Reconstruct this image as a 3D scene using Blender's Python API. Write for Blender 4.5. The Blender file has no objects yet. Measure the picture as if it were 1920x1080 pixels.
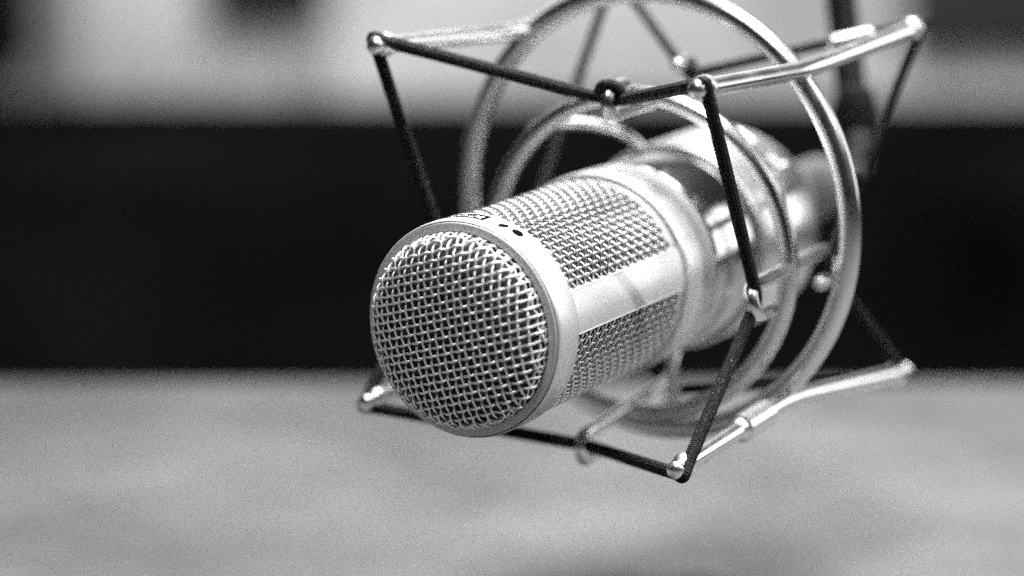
import bpy, bmesh, math, random
from mathutils import Vector, Matrix, noise

random.seed(7)
S = bpy.context.scene
COL = S.collection
MM = 0.001
V = Vector

# ------------------------------------------------------------------ camera, world, lights
cam = bpy.data.cameras.new('camera')
cam.lens = 100.0
cam.sensor_width = 36.0
cam.clip_start = 0.02
cam.clip_end = 60.0
cam.dof.use_dof = True
cam.dof.focus_distance = 0.650
cam.dof.aperture_fstop = 100.0 / 21.5
cam.dof.aperture_blades = 0
camo = bpy.data.objects.new('camera', cam)
COL.objects.link(camo)
camo.location = (0, 0, 0.240)
camo.rotation_euler = (math.radians(90 - 12), 0, 0)
S.camera = camo

S.cycles.use_denoising = False      # leave the sampling grain: the photograph is a grainy film-like one
S.cycles.sample_clamp_direct = 8.0
S.cycles.use_adaptive_sampling = True
S.cycles.adaptive_threshold = 0.04
S.cycles.adaptive_min_samples = 12
S.cycles.sample_clamp_indirect = 5.0

world = bpy.data.worlds.new('World')
S.world = world
world.use_nodes = True
world.node_tree.nodes['Background'].inputs[0].default_value = (0.5, 0.5, 0.5, 1)
world.node_tree.nodes['Background'].inputs[1].default_value = 0.03

S.view_settings.view_transform = 'Standard'
S.view_settings.look = 'None'
S.view_settings.exposure = 0.0
S.view_settings.gamma = 1.0
S.view_settings.use_curve_mapping = False


def area(name, loc, target, sx, sy, watts):
    l = bpy.data.lights.new(name, 'AREA')
    l.shape = 'RECTANGLE'
    l.size, l.size_y, l.energy = sx, sy, watts
    o = bpy.data.objects.new(name, l)
    COL.objects.link(o)
    o.location = loc
    o.rotation_euler = (V(target) - V(loc)).to_track_quat('-Z', 'Y').to_euler()
    return o


MICC = (0.03, 0.69, 0.10)
area('window_light', (0.12, 0.85, 0.66), MICC, 0.36, 0.26, 26.0)
area('cord_shadow_light', (0.452, 0.530, 0.510), MICC, 0.022, 0.022, 5.5)  # added small source, placed so the cord shades the side bar
area('front_fill_light', (-0.10, 0.20, 1.05), (0.0, 0.72, 0.05), 0.34, 0.34, 8.5)  # added fill for the front grille, not a ceiling fixture
area('side_light', (0.80, 1.00, 0.30), MICC, 0.25, 0.4, 1.0)
area('wall_fill_light', (0.04, 1.95, 0.75), (0.04, 2.6, 0.0), 0.7, 0.3, 13.0)  # added fill that only brightens the wall, no fixture there

# ------------------------------------------------------------------ materials
MATS = {}


def mat(name, base, rough=0.5, metal=0.0, bump=None, vary=None, coat=0.0, rvary=None):
    """bump=(scale, strength, distance); vary=(scale, amount) value change; rvary=(scale, amount) roughness change"""
    m = bpy.data.materials.new(name)
    m.use_nodes = True
    nt = m.node_tree
    b = nt.nodes['Principled BSDF']
    b.inputs['Base Color'].default_value = (base, base, base, 1)
    b.inputs['Roughness'].default_value = rough
    b.inputs['Metallic'].default_value = metal
    b.inputs['Coat Weight'].default_value = coat
    tc = nt.nodes.new('ShaderNodeTexCoord')

    def nz(scale, detail=4):
        n = nt.nodes.new('ShaderNodeTexNoise')
        n.inputs['Scale'].default_value = scale
        n.inputs['Detail'].default_value = detail
        nt.links.new(tc.outputs['Object'], n.inputs['Vector'])
        return n

    if vary:
        n = nz(vary[0])
        r = nt.nodes.new('ShaderNodeMapRange')
        r.inputs['From Min'].default_value = 0.3
        r.inputs['From Max'].default_value = 0.7
        r.inputs['To Min'].default_value = max(0.0, base * (1 - vary[1]))
        r.inputs['To Max'].default_value = min(1.0, base * (1 + vary[1]))
        nt.links.new(n.outputs['Fac'], r.inputs['Value'])
        nt.links.new(r.outputs['Result'], b.inputs['Base Color'])
    if rvary:
        n = nz(rvary[0])
        r = nt.nodes.new('ShaderNodeMapRange')
        r.inputs['From Min'].default_value = 0.3
        r.inputs['From Max'].default_value = 0.7
        r.inputs['To Min'].default_value = max(0.02, rough - rvary[1])
        r.inputs['To Max'].default_value = rough + rvary[1]
        nt.links.new(n.outputs['Fac'], r.inputs['Value'])
        nt.links.new(r.outputs['Result'], b.inputs['Roughness'])
    if bump:
        n = nz(bump[0], 3)
        k = nt.nodes.new('ShaderNodeBump')
        k.inputs['Strength'].default_value = bump[1]
        k.inputs['Distance'].default_value = bump[2]
        nt.links.new(n.outputs['Fac'], k.inputs['Height'])
        nt.links.new(k.outputs['Normal'], b.inputs['Normal'])
    MATS[name] = m
    return m


satin = mat('satin_nickel', 0.62, 0.38, 0.75)
satin_body = mat('satin_nickel_body', 0.66, 0.34, 0.8)
tube_m = mat('polished_tail_tube', 0.60, 0.14, 1.0)
wire = mat('bright_wire', 0.80, 0.36, 0.7, rvary=(400, 0.06))
sidewire = mat('side_grille_wire', 0.72, 0.28, 1.0)
chrome = mat('polished_chrome', 0.85, 0.27, 1.0, rvary=(70, 0.03))
rodm = mat('nickel_rod', 0.76, 0.22, 1.0, rvary=(120, 0.04))
ringface = mat('dark_ring_face', 0.48, 0.5, 0.4, bump=(3000, 0.15, 0.00003))
inkm = mat('black_ink', 0.003, 0.9)
inkm.node_tree.nodes['Principled BSDF'].inputs['Specular IOR Level'].default_value = 0.0
innerm = mat('dark_inner_screen', 0.012, 0.7, bump=(900, 0.5, 0.0003), vary=(700, 0.7))
polem = mat('black_pole', 0.006, 0.6)
rubber = mat('dark_rubber', 0.02, 0.6)
tailm = mat('grey_connector', 0.11, 0.45, 0.6)
wallm = mat('pale_plaster', 0.60, 0.9, vary=(6.0, 0.3), bump=(40, 0.2, 0.002))
tablem = mat('pale_table', 0.050, 0.75, vary=(15.0, 0.34), bump=(300, 0.15, 0.0006))
cabm = mat('black_cabinet', 0.0045, 0.95, vary=(6, 0.6))
cabm.node_tree.nodes['Principled BSDF'].inputs['Specular IOR Level'].default_value = 0.0
darkp = mat('dark_panel', 0.008, 0.8)
greyp = mat('grey_panel', 0.05, 0.8)
midp = mat('mid_grey_panel', 0.22, 0.8)
for q in (darkp, greyp, polem, rubber):
    q.node_tree.nodes['Principled BSDF'].inputs['Specular IOR Level'].default_value = 0.05
palep = mat('pale_grey_panel', 0.46, 0.8)
floorm = mat('dark_floor', 0.03, 0.8, vary=(8, 0.3))


def cord_material():
    m = bpy.data.materials.new('braided_elastic')
    m.use_nodes = True
    nt = m.node_tree
    b = nt.nodes['Principled BSDF']
    b.inputs['Roughness'].default_value = 0.75
    b.inputs['Specular IOR Level'].default_value = 0.15
    uv = nt.nodes.new('ShaderNodeUVMap')
    sep = nt.nodes.new('ShaderNodeSeparateXYZ')
    nt.links.new(uv.outputs['UV'], sep.inputs[0])

    def mth(op, a, c):
        n = nt.nodes.new('ShaderNodeMath')
        n.operation = op
        for i, q in enumerate((a, c)):
            if q is None:
                continue
            if isinstance(q, (int, float)):
                n.inputs[i].default_value = q
            else:
                nt.links.new(q, n.inputs[i])
        return n.outputs[0]

    # u = turns round the cord, v = millimetres along it: two crossed families of yarn
    u, v = sep.outputs[0], sep.outputs[1]
    a = mth('SINE', mth('MULTIPLY', mth('ADD', mth('MULTIPLY', u, 6.0), mth('MULTIPLY', v, 0.9)), 6.2832), None)
    c = mth('SINE', mth('MULTIPLY', mth('SUBTRACT', mth('MULTIPLY', u, 6.0), mth('MULTIPLY', v, 0.9)), 6.2832), None)
    h = mth('MULTIPLY', a, c)
    k = nt.nodes.new('ShaderNodeBump')
    k.inputs['Strength'].default_value = 0.9
    k.inputs['Distance'].default_value = 0.00018
    nt.links.new(h, k.inputs['Height'])
    nt.links.new(k.outputs['Normal'], b.inputs['Normal'])
    n = nt.nodes.new('ShaderNodeTexNoise')
    n.inputs['Scale'].default_value = 2600
    tc = nt.nodes.new('ShaderNodeTexCoord')
    nt.links.new(tc.outputs['Object'], n.inputs['Vector'])
    r = nt.nodes.new('ShaderNodeValToRGB')
    r.color_ramp.elements[0].position = 0.66
    r.color_ramp.elements[0].color = (0.004, 0.004, 0.004, 1)
    r.color_ramp.elements[1].position = 0.74
    r.color_ramp.elements[1].color = (0.22, 0.22, 0.22, 1)
    nt.links.new(n.outputs['Fac'], r.inputs['Fac'])
    nt.links.new(r.outputs['Color'], b.inputs['Base Color'])
    return m


cordm = cord_material()


# ------------------------------------------------------------------ helpers (everything in millimetres)
def thing(name, loc, label, cat):
    o = bpy.data.objects.new(name, None)
    o.empty_display_size = 0.01
    COL.objects.link(o)
    o.location = V(loc) * MM
    o['label'] = label
    o['category'] = cat
    o['_o'] = list(loc)
    return o


def obj(name, bm, m, parent=None, origin=None, label=None, smooth=True, angle=40):
    me = bpy.data.meshes.new(name)
    org = V(origin) if origin is not None else V((0, 0, 0))
    p = parent
    base = V((0, 0, 0))
    chain = []
    while p is not None:
        chain.append(p)
        p = p.parent
    for q in chain:
        base += V(q['_o'])
    for v in bm.verts:
        v.co = (v.co - base - org) * MM
    bm.normal_update()
    bm.to_mesh(me)
    bm.free()
    me.materials.append(m)
    if smooth:
        me.shade_smooth()
        try:
            me.set_sharp_from_angle(angle=math.radians(angle))
        except Exception:
            pass
    o = bpy.data.objects.new(name, me)
    COL.objects.link(o)
    o['_o'] = list(org)
    if parent is not None:
        o.parent = parent
    o.location = org * MM
    if label:
        o['label'] = label
    return o


def tag(o, label, cat, kind=None, group=None):
    if label:
        o['label'] = label
    if cat:
        o['category'] = cat
    if kind:
        o['kind'] = kind
    if group:
        o['group'] = group
    return o


def tube(bm, pts, r, sides=12, closed=False, caps=True, uv=False):
    pts = [V(p) for p in pts]
    n = len(pts)
    rr = r if isinstance(r, (list, tuple)) else [r] * n
    tans = []
    for i in range(n):
        if closed:
            t = pts[(i + 1) % n] - pts[i - 1]
        else:
            t = pts[min(i + 1, n - 1)] - pts[max(i - 1, 0)]
        if t.length < 1e-9:
            t = tans[-1] if tans else V((1, 0, 0))
        tans.append(t.normalized())
    a = tans[0].orthogonal().normalized()
    frames = []
    for i in range(n):
        if i:
            a = (a - a.dot(tans[i]) * tans[i])
            a = a.normalized() if a.length > 1e-6 else tans[i].orthogonal().normalized()
        frames.append((a.copy(), tans[i].cross(a)))
    twist = 0.0
    if closed:
        e = frames[-1][0] - frames[-1][0].dot(tans[0]) * tans[0]
        e.normalize()
        f0, g0 = frames[0]
        twist = -math.atan2(e.dot(g0), e.dot(f0))
    rings = []
    for i in range(n):
        fa, fb = frames[i]
        off = twist * i / n
        rings.append([bm.verts.new(pts[i] + rr[i] * (math.cos(2 * math.pi * k / sides + off) * fa
                                                     + math.sin(2 * math.pi * k / sides + off) * fb)) for k in range(sides)])
    lay = bm.loops.layers.uv.verify() if uv else None
    L = [0.0]
    for i in range(1, n):
        L.append(L[-1] + (pts[i] - pts[i - 1]).length)
    L.append(L[-1] + (pts[0] - pts[-1]).length)
    m = n if closed else n - 1
    for i in range(m):
        A, B = rings[i], rings[(i + 1) % n]
        for k in range(sides):
            f = bm.faces.new((A[k], A[(k + 1) % sides], B[(k + 1) % sides], B[k]))
            if lay:
                uu = ((k / sides, L[i]), ((k + 1) / sides, L[i]), ((k + 1) / sides, L[i + 1]), (k / sides, L[i + 1]))
                for lp, q in zip(f.loops, uu):
                    lp[lay].uv = q
    if caps and not closed:
        for R_, P_, T_, q, flip in ((rings[0], pts[0], -tans[0], rr[0], True), (rings[-1], pts[-1], tans[-1], rr[-1], False)):
            prev = R_
            for h in (0.45, 0.78, 0.95):
                c = P_ + T_ * q * h
                s = math.sqrt(1 - h * h)
                cur = [bm.verts.new(c + (v.co - P_) * s) for v in R_]
                for k in range(sides):
                    fs = (prev[k], prev[(k + 1) % sides], cur[(k + 1) % sides], cur[k])
                    bm.faces.new(fs[::-1] if flip else fs)
                prev = cur
            bm.faces.new(prev[::-1] if flip else prev)


def rounded(pts, rad, n=7, closed=False):
    """polyline with every corner turned into a small curve"""
    pts = [V(p) for p in pts]
    out = []
    N = len(pts)
    for i in range(N):
        if not closed and i in (0, N - 1):
            out.append(pts[i])
            continue
        p, a, b = pts[i], pts[i - 1], pts[(i + 1) % N]
        d1, d2 = (a - p), (b - p)
        r1 = min(rad, d1.length * 0.45)
        r2 = min(rad, d2.length * 0.45)
        s, e = p + d1.normalized() * r1, p + d2.normalized() * r2
        for k in range(n + 1):
            t = k / n
            out.append((1 - t) ** 2 * s + 2 * t * (1 - t) * p + t * t * e)
    return out


def refine(pts, step, closed=False):
    out = []
    N = len(pts)
    for i in range(N if closed else N - 1):
        a, b = pts[i], pts[(i + 1) % N]
        k = max(1, int((b - a).length / step))
        for j in range(k):
            out.append(a.lerp(b, j / k))
    if not closed:
        out.append(pts[-1])
    return out


def ball(bm, c, r, seg=20, squash=None, axis=None):
    m = Matrix.Translation(V(c))
    if axis is not None:
        m = m @ V(axis).to_track_quat('Z', 'Y').to_matrix().to_4x4()
    if squash:
        m = m @ Matrix.Diagonal((1, 1, squash, 1))
    bmesh.ops.create_uvsphere(bm, u_segments=seg, v_segments=seg // 2, radius=r, matrix=m)


def lathe(bm, C, X, Y, A, prof, seg=96, closed_ends=(False, False), a0=None, a1=None):
    """prof = [(s, r)]; revolve round axis A"""
    full = a0 is None
    n = seg if full else seg + 1
    rings = []
    for s, r in prof:
        ring = []
        for k in range(n):
            t = 2 * math.pi * k / seg if full else a0 + (a1 - a0) * k / seg
            ring.append(bm.verts.new(C + A * s + r * (math.cos(t) * X + math.sin(t) * Y)))
        rings.append(ring)
    for A_, B_ in zip(rings[:-1], rings[1:]):
        for k in range(n if full else n - 1):
            j = (k + 1) % n
            bm.faces.new((A_[k], A_[j], B_[j], B_[k]))
    if closed_ends[0]:
        bm.faces.new(rings[0])
    if closed_ends[1]:
        bm.faces.new(rings[-1][::-1])


def box(bm, x0, x1, y0, y1, z0, z1, bev=0):
    vs = [bm.verts.new((x, y, z)) for x in (x0, x1) for y in (y0, y1) for z in (z0, z1)]
    for q in ((0, 1, 3, 2), (4, 6, 7, 5), (0, 4, 5, 1), (2, 3, 7, 6), (0, 2, 6, 4), (1, 5, 7, 3)):
        bm.faces.new([vs[i] for i in q])
    if bev:
        bmesh.ops.bevel(bm, geom=list(bm.edges), offset=bev, segments=3, affect='EDGES', profile=0.5)


# ------------------------------------------------------------------ setting
bm = bmesh.new()
box(bm, -3500, 3500, -1500, 2700, -790, -750)
tag(obj('floor', bm, floorm, smooth=False), 'dark floor below the table', None, 'structure')

bm = bmesh.new()
box(bm, -3500, 3500, 2600, 2700, -750, 2200)
tag(obj('wall', bm, wallm, smooth=False), 'pale blurred wall behind the dark cabinet', 'wall')

t = thing('table', (0, 550, -750), 'pale table top in the lower foreground under the microphone', 'table')
bm = bmesh.new()
box(bm, -1100, 1100, 60, 973, -32, 0, 3)
obj('tabletop', bm, tablem, t)
for sx in (-1, 1):
    for y in (110, 930):
        bm = bmesh.new()
        box(bm, sx * 1040 - 25, sx * 1040 + 25, y - 25, y + 25, -750, -32)
        obj('leg', bm, polem, t)

t = thing('cabinet', (0, 1800, -750), 'long low black cabinet forming the dark band behind the microphone', 'cabinet')
bm = bmesh.new()
box(bm, -1600, 1600, 1640, 2000, -750, -47, 6)
obj('carcass', bm, cabm, t)
for i in range(4):
    bm = bmesh.new()
    box(bm, -1590 + i * 798, -1590 + i * 798 + 786, 1622, 1639, -735, -63, 3)
    obj('door', bm, cabm, t)

def wx(px):                                            # millimetres along the wall
    return (px - 960) * 0.489


for x0, x1, z0, z1, y0, m, lab in (
        (wx(-260), wx(150), -170, 330, 2585, midp, 'wide grey blurred board on the wall at the far left, under the black one'),
        (wx(-260), wx(72), -96, 330, 2560, darkp, 'black blurred board on the wall in the top left corner'),
        (wx(400), wx(620), -50, 300, 2565, darkp, 'dark blurred board on the wall above and left of the mount'),
        (wx(555), wx(625), -170, 300, 2585, palep, 'narrow pale grey strip on the wall below the dark board left of the mount'),
        (wx(1690), wx(2250), -86, 300, 2575, greyp, 'wide grey blurred board on the wall at the far right')):
    bm = bmesh.new()
    box(bm, x0, x1, y0, 2599, z0, z1, 4)
    tag(obj('wall_board', bm, m, origin=((x0 + x1) / 2, 2585, (z0 + z1) / 2)), lab, 'wall board')

# ------------------------------------------------------------------ microphone
M0 = V((-11.35, 631.03, 96.13))
MX = V((0.8556, -0.5063, 0.1076)).normalized()
MA = V((-0.5075, -0.8615, -0.0180)).normalized()
MY = MA.cross(MX).normalized()
MX = MY.cross(MA).normalized()
R0 = 25.2


def mp(x, y, s):
    return M0 + MX * x + MY * y + MA * s


def mc(r, ang, s):
    return M0 + r * (math.cos(ang) * MX + math.sin(ang) * MY) + MA * s


mic = thing('microphone', M0 - MA * 80, 'silver cylindrical studio microphone with woven wire grille lying in the wire mount', 'microphone')

# main body: collar, tube with a seam, shoulder
bm = bmesh.new()
prof = [(-60.6, 22.5), (-60.6, 24.0), (-62.6, 24.1), (-62.8, 25.1), (-63.1, 25.5), (-63.9, 25.75), (-66, 25.75), (-78.2, 25.35), (-78.8, 25.1),
        (-79.0, 24.3), (-79.6, 23.8)]
lathe(bm, M0, MX, MY, MA, prof, 128)
obj('collar', bm, satin_body, mic)
bm = bmesh.new()
lathe(bm, M0, MX, MY, MA, [(-79.0, 23.0), (-79.7, 24.2), (-80.2, 24.9), (-80.9, 25.1), (-138, 25.1), (-139.5, 24.3), (-140.5, 22.5), (-141, 12)], 128, (False, True))
obj('body', bm, tube_m, mic)

# head basket frame: front band, two side bars, back rim (one closed shell)
BAR = math.radians(11.0)
MID = math.radians(5.0)
bm = bmesh.new()
lathe(bm, M0, MX, MY, MA, [(-0.5, 24.9), (-0.15, 25.15), (-0.45, 25.42), (-1.1, 25.5), (-8.5, 25.5), (-8.85, 25.35), (-8.9, 24.9), (-8.9, 23.9), (-8.0, 23.6), (-0.5, 23.6)], 160)
frame_bm = bm
for c in (MID, MID + math.pi):
    prof = [(-8.86, 25.3), (-8.86, 25.45), (-60.55, 25.45), (-60.7, 24.0)]
    lathe(bm, M0, MX, MY, MA, prof, 14, a0=c - BAR, a1=c + BAR)
    for e in (c - BAR, c + BAR):
        q = [bm.verts.new(mc(r, e, s)) for r, s in ((23.7, -8.88), (25.45, -8.88), (25.45, -60.58), (23.7, -60.58))]
        bm.faces.new(q)
frame = obj('head_frame', frame_bm, satin, mic)

# raised thin window edge that catches the light
for c in (MID, MID + math.pi):
    for sgn in (-1, 1):
        bm = bmesh.new()
        e = c + sgn * (BAR + 0.004)
        tube(bm, [mc(25.25, e, -9.3), mc(25.25, e, -35), mc(25.25, e, -60.2)], 0.28, 8)
        obj('window_edge', bm, satin, frame)

# flat dark face ring round the front grille
bm = bmesh.new()
lathe(bm, M0, MX, MY, MA, [(-2.0, 24.85), (0.25, 24.85), (0.45, 24.6), (0.45, 22.95), (0.2, 22.7), (-6.0, 22.6)], 160)
obj('face_ring', bm, ringface, mic)

# dark inner screen and capsule behind the wire
bm = bmesh.new()
prof = [(-60.5, 22.3), (-3.0, 22.3), (1.5, 21.6), (4.4, 19.0), (6.3, 14.5), (7.2, 8.0), (7.3, 0.4)]
lathe(bm, M0, MX, MY, MA, prof, 96, (False, True))
obj('inner_screen', bm, innerm, mic)

# woven front grille: two skewed families of crimped wire pressed into a dome
DOME_R, DOME_H, DOME_N = 22.75, 8.8, 3.0


def dome(x, y):
    q = min(1.0, math.hypot(x, y) / DOME_R)
    return -0.6 + DOME_H * (1 - q ** DOME_N) ** (1 / DOME_N)


def dome_n(x, y):
    e = 0.15
    gx = (dome(x + e, y) - dome(x - e, y)) / (2 * e)
    gy = (dome(x, y + e) - dome(x, y - e)) / (2 * e)
    return V((-gx, -gy, 1)).normalized()


PU, PV = 1.90, 1.96
UD = V((math.cos(math.radians(10.4)), math.sin(math.radians(10.4))))
VD = V((0.0, 1.0))
bm = bmesh.new()
WR = 0.30
for fam in (0, 1):
    for i in range(-15, 16):
        run = []
        runs = []
        K = 8
        jit = random.uniform(-0.06, 0.06)
        for j in range(-16 * K, 16 * K + 1):
            t = j / K
            if fam == 0:
                p = UD * (t * PU) + VD * ((i + jit) * PV)
            else:
                p = UD * ((i + jit) * PU) + VD * (t * PV)
            if p.length > DOME_R - 0.15:
                if len(run) > K:
                    runs.append(run)
                run = []
                continue
            ph = math.cos(math.pi * t) * (1 if (i % 2 == 0) else -1) * (1 if fam == 0 else -1)
            ph = math.copysign(abs(ph) ** 0.8, ph)
            z = dome(p.x, p.y)
            n = dome_n(p.x, p.y)
            off = (0.34 if fam == 0 else 0.24) * ph
            run.append(mp(p.x + n.x * off, p.y + n.y * off, z + n.z * off))
        if len(run) > K:
            runs.append(run)
        for r_ in runs:
            def foot(q):
                w = q - M0
                xy = w - w.dot(MA) * MA
                return [M0 + xy.normalized() * 22.55 + MA * h for h in (max(0.6, w.dot(MA) - 1.2), -1.5)]
            fa, fb = foot(r_[0]), foot(r_[-1])
            r_ = fa[::-1] + r_ + fb
            tube(bm, r_, WR, 7, caps=False)
for h_, r_h in ((0.9, 22.35), (2.7, 22.0)):             # cut wire ends folded along the foot of the dome
    tube(bm, [mc(r_h + 0.3 * math.cos(k * math.pi / 3), 2 * math.pi * k / 216, h_ + 0.15 * math.sin(k * 0.7)) for k in range(216)], 0.29, 6, closed=True)
obj('front_grille', bm, wire, mic, angle=180)

# woven side grilles wrapped round the head between the two bars
def side_grille(c):
    bm = bmesh.new()
    half = math.pi / 2 - BAR - 0.004
    PS = 1.87
    PA = 1.93 / 24.1
    na = int(half / PA) + 1
    K = 6
    s0, s1 = -9.0, -60.6
    ns = int((s0 - s1) / PS)
    for i in range(-na, na + 1):                      # wires along the axis
        a = c + i * PA
        if abs(i * PA) > half:
            continue
        pts = []
        for j in range(0, ns * K + 1):
            t = j / K
            ph = math.cos(math.pi * t) * (1 if i % 2 == 0 else -1)
            pts.append(mc(24.15 + 0.33 * ph, a, s0 - t * PS))
        tube(bm, pts, 0.34, 6, caps=False)
    for j in range(0, ns + 1):                        # hoop wires
        pts = []
        for q in range(-na * K, na * K + 1):
            t = q / K
            if abs(t * PA) > half:
                continue
            ph = -math.cos(math.pi * t) * (1 if j % 2 == 0 else -1)
            pts.append(mc(24.15 + 0.33 * ph, c + t * PA, s0 - j * PS))
        tube(bm, pts, 0.34, 6, caps=False)
    return obj('side_grille', bm, sidewire, mic, angle=180)


side_grille(MID + math.pi / 2)
side_grille(MID - math.pi / 2)


# printing on the front band: outlined badge, slash mark, dot
def band_patch(bm, poly, r=25.56):
    """poly in (degrees round the band, mm along axis), wrapped on the band"""
    vs = [bm.verts.new(mc(r, math.radians(a), s)) for a, s in poly]
    bm.faces.new(vs)


def band_rect(bm, a0, a1, s0, s1, n=None):
    n = n or max(1, int(abs(a1 - a0) / 1.0))
    for k in range(n):
        b0, b1 = a0 + (a1 - a0) * k / n, a0 + (a1 - a0) * (k + 1) / n
        band_patch(bm, [(b0, s0), (b1, s0), (b1, s1), (b0, s1)])


bm = bmesh.new()
A0, A1, SA, SB = 75.0, 104.0, -3.0, -7.4
band_rect(bm, A0, A1, SA, SA - 0.85)
band_rect(bm, A0, A1, SB, SB + 0.85)
band_rect(bm, A0, A0 + 2.6, SB, SA, 3)
band_rect(bm, A1 - 5.0, A1, SB, SA, 4)
a = A0 + 4.5
random.seed(3)
for ch in range(7):                                   # small worn block letters inside the badge outline
    for k in range(3):
        lo = SB + 1.0 + k * 0.95
        if (ch * 3 + k) % 4 != 1:
            band_rect(bm, a, a + 1.2, lo, lo + 0.7, 1)
        if (ch + k) % 3 != 0:
            band_rect(bm, a + 1.5, a + 2.4, lo, lo + 0.6, 1)
    a += 2.9
obj('badge', bm, inkm, frame, smooth=False)

bm = bmesh.new()
for k in range(8):
    t0, t1 = k / 8, (k + 1) / 8
    w = lambda t: 0.3 + 2.6 * math.sin(math.pi * min(1, t * 1.15 + 0.02)) * (0.6 + 0.4 * t)
    s_ = lambda t: -3.2 - 3.6 * t
    m_ = lambda t: 65.5 - 1.5 * t
    band_patch(bm, [(m_(t0) - w(t0), s_(t0)), (m_(t0) + w(t0), s_(t0)), (m_(t1) + w(t1), s_(t1)), (m_(t1) - w(t1), s_(t1))])
obj('slash_mark', bm, inkm, frame, smooth=False)

bm = bmesh.new()
band_patch(bm, [(56.5 + 3.3 * math.cos(2 * math.pi * k / 20), -5.4 + 1.4 * math.sin(2 * math.pi * k / 20)) for k in range(20)], 25.6)
obj('dot_mark', bm, inkm, frame, smooth=False)

# connector and cable at the back
bm = bmesh.new()
lathe(bm, M0, MX, MY, MA, [(-141, 11.5), (-143, 11.5), (-144, 10.2), (-166, 10.2), (-167, 9.3), (-196, 8.6), (-199, 6.5), (-212, 4.2), (-214, 3.4)], 48, (False, True))
obj('connector', bm, tailm, mic)
bm = bmesh.new()
e = mp(0, 0, -212)
tube(bm, rounded([e, e - MA * 16, V((101.5, 850, 118)), V((97.8, 858, 156.8)), V((61, 907, 480)), V((46, 937, 700))], 14, 10), 2.6, 12)
obj('cable', bm, rubber, mic)

# ------------------------------------------------------------------ shock mount
OC = V((35.03, 699.52, 110.71))
OX, OY, OA = V((0.8247, -0.5532, 0.1176)), V((-0.1058, 0.0533, 0.993)), V((-0.5555, -0.8314, -0.0146))
IC = V((31.44, 697.26, 100.07))
IX, IY, IA = V((0.8879, -0.4501, 0.0957)), V((-0.0873, 0.0394, 0.9954)), V((-0.4518, -0.8921, -0.0043))
mount = thing('shock_mount', OC, 'round nickel wire shock mount with black elastic cord zigzagging round the microphone', 'shock mount')


def ring(name, C, X, Y, R, r, n=160):
    bm = bmesh.new()
    tube(bm, [C + R * (math.cos(2 * math.pi * k / n) * X + math.sin(2 * math.pi * k / n) * Y) for k in range(n)], r, 20, closed=True)
    return obj(name, bm, rodm, mount, angle=180)


ring('outer_ring', OC, OX, OY, 55.3, 2.7)
ring('inner_ring', IC, IX, IY, 40.4, 2.35)

OUT = {
    'A': ((42.15, 626.82, 152.04), (68.65, 676.40, 148.04), (102.13, 718.44, 154.69)),
    'B': ((-31.18, 675.86, 155.66), (3.66, 719.78, 151.50), (28.07, 768.22, 161.77)),
    'D': ((-34.40, 679.16, 67.45), (1.41, 722.65, 73.37), (26.97, 770.60, 69.23)),
    'C': ((38.69, 630.15, 64.00), (66.41, 679.27, 69.91), (101.30, 721.26, 64.21)),
}
TIPS = {}
for k, (f, m, b) in OUT.items():
    f, m, b = V(f), V(m), V(b)
    rad = (m - OC - (m - OC).dot(OA) * OA).normalized()
    m2 = m + rad * 2.6
    bm = bmesh.new()
    path = refine(rounded([f, m2, b], 9, 8), 4)
    tube(bm, path, 2.15, 16)
    rod = obj('rod', bm, rodm, mount, angle=180)
    if k == 'C':  # added bright block, stands in for a highlight on this rod
        u_ = (m2 - f).normalized()
        c_ = f.lerp(m2, 0.66)
        bm = bmesh.new()
        tube(bm, [c_ - u_ * 7, c_ - u_ * 6.6, c_ + u_ * 6.6, c_ + u_ * 7], [2.8, 3.4, 3.4, 2.8], 20)
        obj('highlight_sleeve', bm, chrome, rod)
    for e, d in ((f, (f - m2).normalized()), (b, (b - m2).normalized())):
        bm = bmesh.new()
        side = rad.cross(d).normalized()
        # grooved tip: a bead behind the cord and a cap in front of it
        ball(bm, e - d * 1.6, 3.0, 24)
        ball(bm, e + d * 2.4, 2.2, 24, squash=0.75, axis=d)
        tube(bm, [e - d * 1, e + d * 2.4], 1.5, 14)
        obj('tip', bm, chrome, rod, angle=180)
        TIPS[k + ('f' if e is f else 'b')] = (e + d * 0.9 + rad * 1.6, d, rad)

HOOK = {
    'T': ((24.26, 675.17, 141.91), (44.72, 718.15, 142.77), (0.05, 0.25, 1.0)),
    'R': ((58.02, 657.41, 97.43), (78.81, 700.37, 97.02), (0.15, -0.35, -1.0)),
    'Bo': ((18.42, 678.11, 56.19), (41.22, 720.85, 59.01), (-0.1, -0.1, -1.0)),
    'L': ((-17.39, 696.31, 102.73), (5.31, 738.23, 102.85), (-0.5, 0.2, 0.8)),
}
HK = {}
for k, (f, b, c) in HOOK.items():
    f, b = V(f), V(b)
    d = (f - b).normalized()
    c = V(c)
    c = (c - c.dot(d) * d).normalized()
    rc = 3.6 if k == 'R' else 3.3
    F, Bk = f - c * rc, b - c * rc
    path = []
    for end, dd in ((Bk, -d), (F, d)):
        cen = end + c * rc
        arc = [cen + dd * rc * math.cos(t) - c * rc * math.sin(t) for t in [math.pi / 2 - math.pi * q / 12 for q in range(13)]]
        tail = cen + c * rc - dd * 6.5
        seg = arc + [cen + c * rc - dd * 3, tail]
        path += seg[::-1] if end is Bk else seg
    bm = bmesh.new()
    tube(bm, refine(path, 3), 1.8, 14)
    obj('hook', bm, rodm, mount, angle=180)
    HK[k + 'f'] = (f, d, c)
    HK[k + 'b'] = (b, -d, c)


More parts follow.
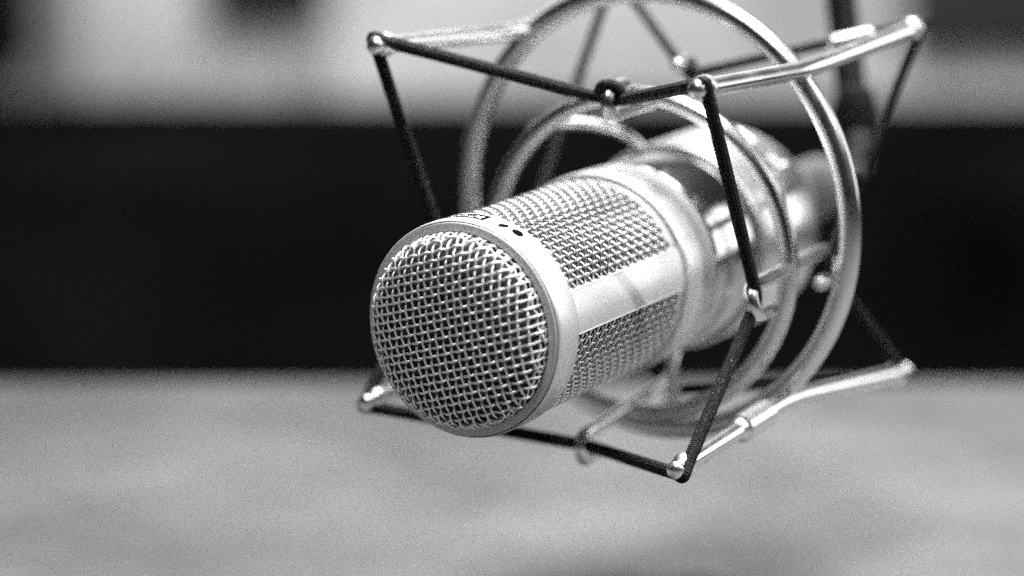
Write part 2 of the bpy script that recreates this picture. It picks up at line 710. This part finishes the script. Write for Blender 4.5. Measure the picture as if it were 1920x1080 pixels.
def cord(sfx):
    order = ['A', 'T', 'B', 'L', 'D', 'Bo', 'C', 'R']
    pts = []
    for i, k in enumerate(order):
        prv, nxt = order[i - 1], order[(i + 1) % 8]
        if k in OUT:
            p, d, rad = TIPS[k + sfx]
            q1 = HK[prv + sfx][0]
            q2 = HK[nxt + sfx][0]
            d1, d2 = (q1 - p).normalized(), (q2 - p).normalized()
            bis = (d1 + d2).normalized()
            pts += [p - bis * 0.6 + d1 * 2.6, p - bis * 1.6, p - bis * 0.6 + d2 * 2.6]
        else:
            p, d, c = HK[k + sfx]
            q1, q2 = TIPS[prv + sfx][0], TIPS[nxt + sfx][0]
            d1, d2 = (q1 - p).normalized(), (q2 - p).normalized()
            if k == 'T' and sfx == 'f':
                pts += [p - d * 1.8 + d1 * 3.0, p - d * 1.2 + d2 * 3.0]
            else:
                pts += [p + d1 * 1.4, p + d2 * 1.4]
    path = rounded(pts, 2.2, 5, closed=True)
    path = refine(path, 2.5, closed=True)
    # drop points that nearly coincide
    out = [path[0]]
    for q in path[1:]:
        if (q - out[-1]).length > 0.25:
            out.append(q)
    bm = bmesh.new()
    tube(bm, out, [(1.55 if sfx == 'f' else 1.3) + 0.06 * noise.noise(q * 0.3) for q in out], 18, closed=True, uv=True)
    return obj('elastic_cord', bm, cordm, mount, angle=180)


cf = cord('f')
cord('b')
# short length of the same cord bound once round the bend of the top hook
p_, d_, c_ = HK['Tf']
bm = bmesh.new()
q_ = p_ + d_ * 1.6 + c_ * 2.7
ax_ = (c_ * 0.55 - d_ * 0.83).normalized()
e1 = ax_.cross(d_.cross(c_)).normalized()
e2 = ax_.cross(e1)
tube(bm, [q_ + 2.6 * (math.cos(2 * math.pi * k / 24) * e1 + math.sin(2 * math.pi * k / 24) * e2) + ax_ * 0.3 * math.sin(2 * math.pi * k / 24) for k in range(24)], 1.35, 14, closed=True, uv=True)
obj('cord_binding', bm, cordm, cf, angle=180)

# crimp sleeves that close the two cord loops
for p, q, t, L in (('A', 'T', 0.30, 9.0),):
    a_, b_ = TIPS[p + 'b'][0], HK[q + 'b'][0]
    c_ = a_.lerp(b_, t)
    d_ = (b_ - a_).normalized()
    bm = bmesh.new()
    tube(bm, [c_ - d_ * L / 2, c_ + d_ * L / 2], 2.1, 14)
    obj('crimp_sleeve', bm, chrome, mount)

# clamp cup round the microphone tail, with flange, screw lug and three arms to the inner ring
bm = bmesh.new()
prof = [(-103.0, 25.2), (-102.6, 25.9), (-102.8, 26.5), (-103.6, 26.9), (-132, 26.9),
        (-135.5, 26.6), (-138.5, 25.4), (-141.5, 22.8), (-143, 19.5), (-143.4, 11.6)]
lathe(bm, M0, MX, MY, MA, prof, 128)
cup = obj('clamp_cup', bm, chrome, mount)
lug = V((66.5, 737.0, 118.5))
bm = bmesh.new()
ax = (lug - mp(0, 0, -128))
up = (ax - ax.dot(MA) * MA).normalized()
tang = MA.cross(up).normalized()
c0 = mp(0, 0, -124) + up * 27.2
m4 = Matrix((( *up, 0), (*tang, 0), (*MA, 0), (0, 0, 0, 1))).transposed()
m4.translation = c0
bmesh.ops.create_cube(bm, size=1, matrix=m4 @ Matrix.Diagonal((3.4, 7, 11, 1)))
bmesh.ops.bevel(bm, geom=list(bm.edges), offset=0.9, segments=3, affect='EDGES')
lg = obj('screw_lug', bm, chrome, cup)
bm = bmesh.new()
tube(bm, [c0 + tang * -7.5, c0 + tang * 7.5], 1.7, 16)
ball(bm, c0 + tang * -7.5, 2.6, 16, squash=0.6, axis=tang)
obj('screw', bm, chrome, lg)

base_arm = [V((4.5, 713.5, 128.5)), V((6.77, 714.0, 131.0)), V((20.01, 718.82, 130.3)), V((29.5, 722.09, 127.2)), V((36.43, 727.8, 119.2))]
for i, deg in enumerate((0, 150)):
    rot = Matrix.Translation(IC) @ Matrix.Rotation(math.radians(deg), 4, MA) @ Matrix.Translation(-IC)
    bm = bmesh.new()
    tube(bm, rounded([rot @ p for p in base_arm], 5, 6), 1.5, 14)
    obj('arm', bm, rodm, mount, angle=180)

# swivel bracket from the outer ring to the stand
def rp(t):
    return OC + 55.3 * (math.cos(t) * OX + math.sin(t) * OY)


bm = bmesh.new()
w0 = rp(0.12) - OA * 5.0
w1 = V((94.5, 765.0, 117.0))
tube(bm, [w0, w0.lerp(w1, 0.5), w1], 3.0, 16)
obj('swivel_bracket', bm, polem, mount, angle=180)
bm = bmesh.new()
ball(bm, w1, 4.6, 24)
obj('swivel_joint', bm, polem, mount, angle=180)

# ------------------------------------------------------------------ stand
st = thing('microphone_stand', (95, 777, 118), 'thin black stand pole hanging down behind the right of the mount', 'stand')
bm = bmesh.new()
tube(bm, [V((94.7, 774, 116)), V((94.1, 784, 130)), V((90.4, 791.5, 162.6)), V((55.8, 837, 463)), V((40, 930, 700))], 4.3, 16)
obj('pole', bm, polem, st)
bm = bmesh.new()
lathe(bm, V((94.5, 777, 120.5)), V((1, 0, 0)), V((0, 1, 0)), V((0, 0, 1)), [(-6, 4), (-6, 5.6), (-3, 6.0), (6, 6.0), (9, 5.2), (11, 4.4)], 32, (True, True))
obj('collar', bm, polem, st)
bm = bmesh.new()
tube(bm, rounded([V((40, 930, 700)), V((38, 935, 740)), V((60, 1050, 780)), V((500, 1300, 780)), V((900, 1450, 700)), V((900, 1450, -740))], 30, 8), 8, 16)
lathe(bm, V((900, 1450, -750)), V((1, 0, 0)), V((0, 1, 0)), V((0, 0, 1)), [(0, 140), (8, 140), (14, 130), (20, 14)], 48, (True, True))
obj('boom', bm, polem, st)

for o in list(S.objects):
    if '_o' in o:
        del o['_o']
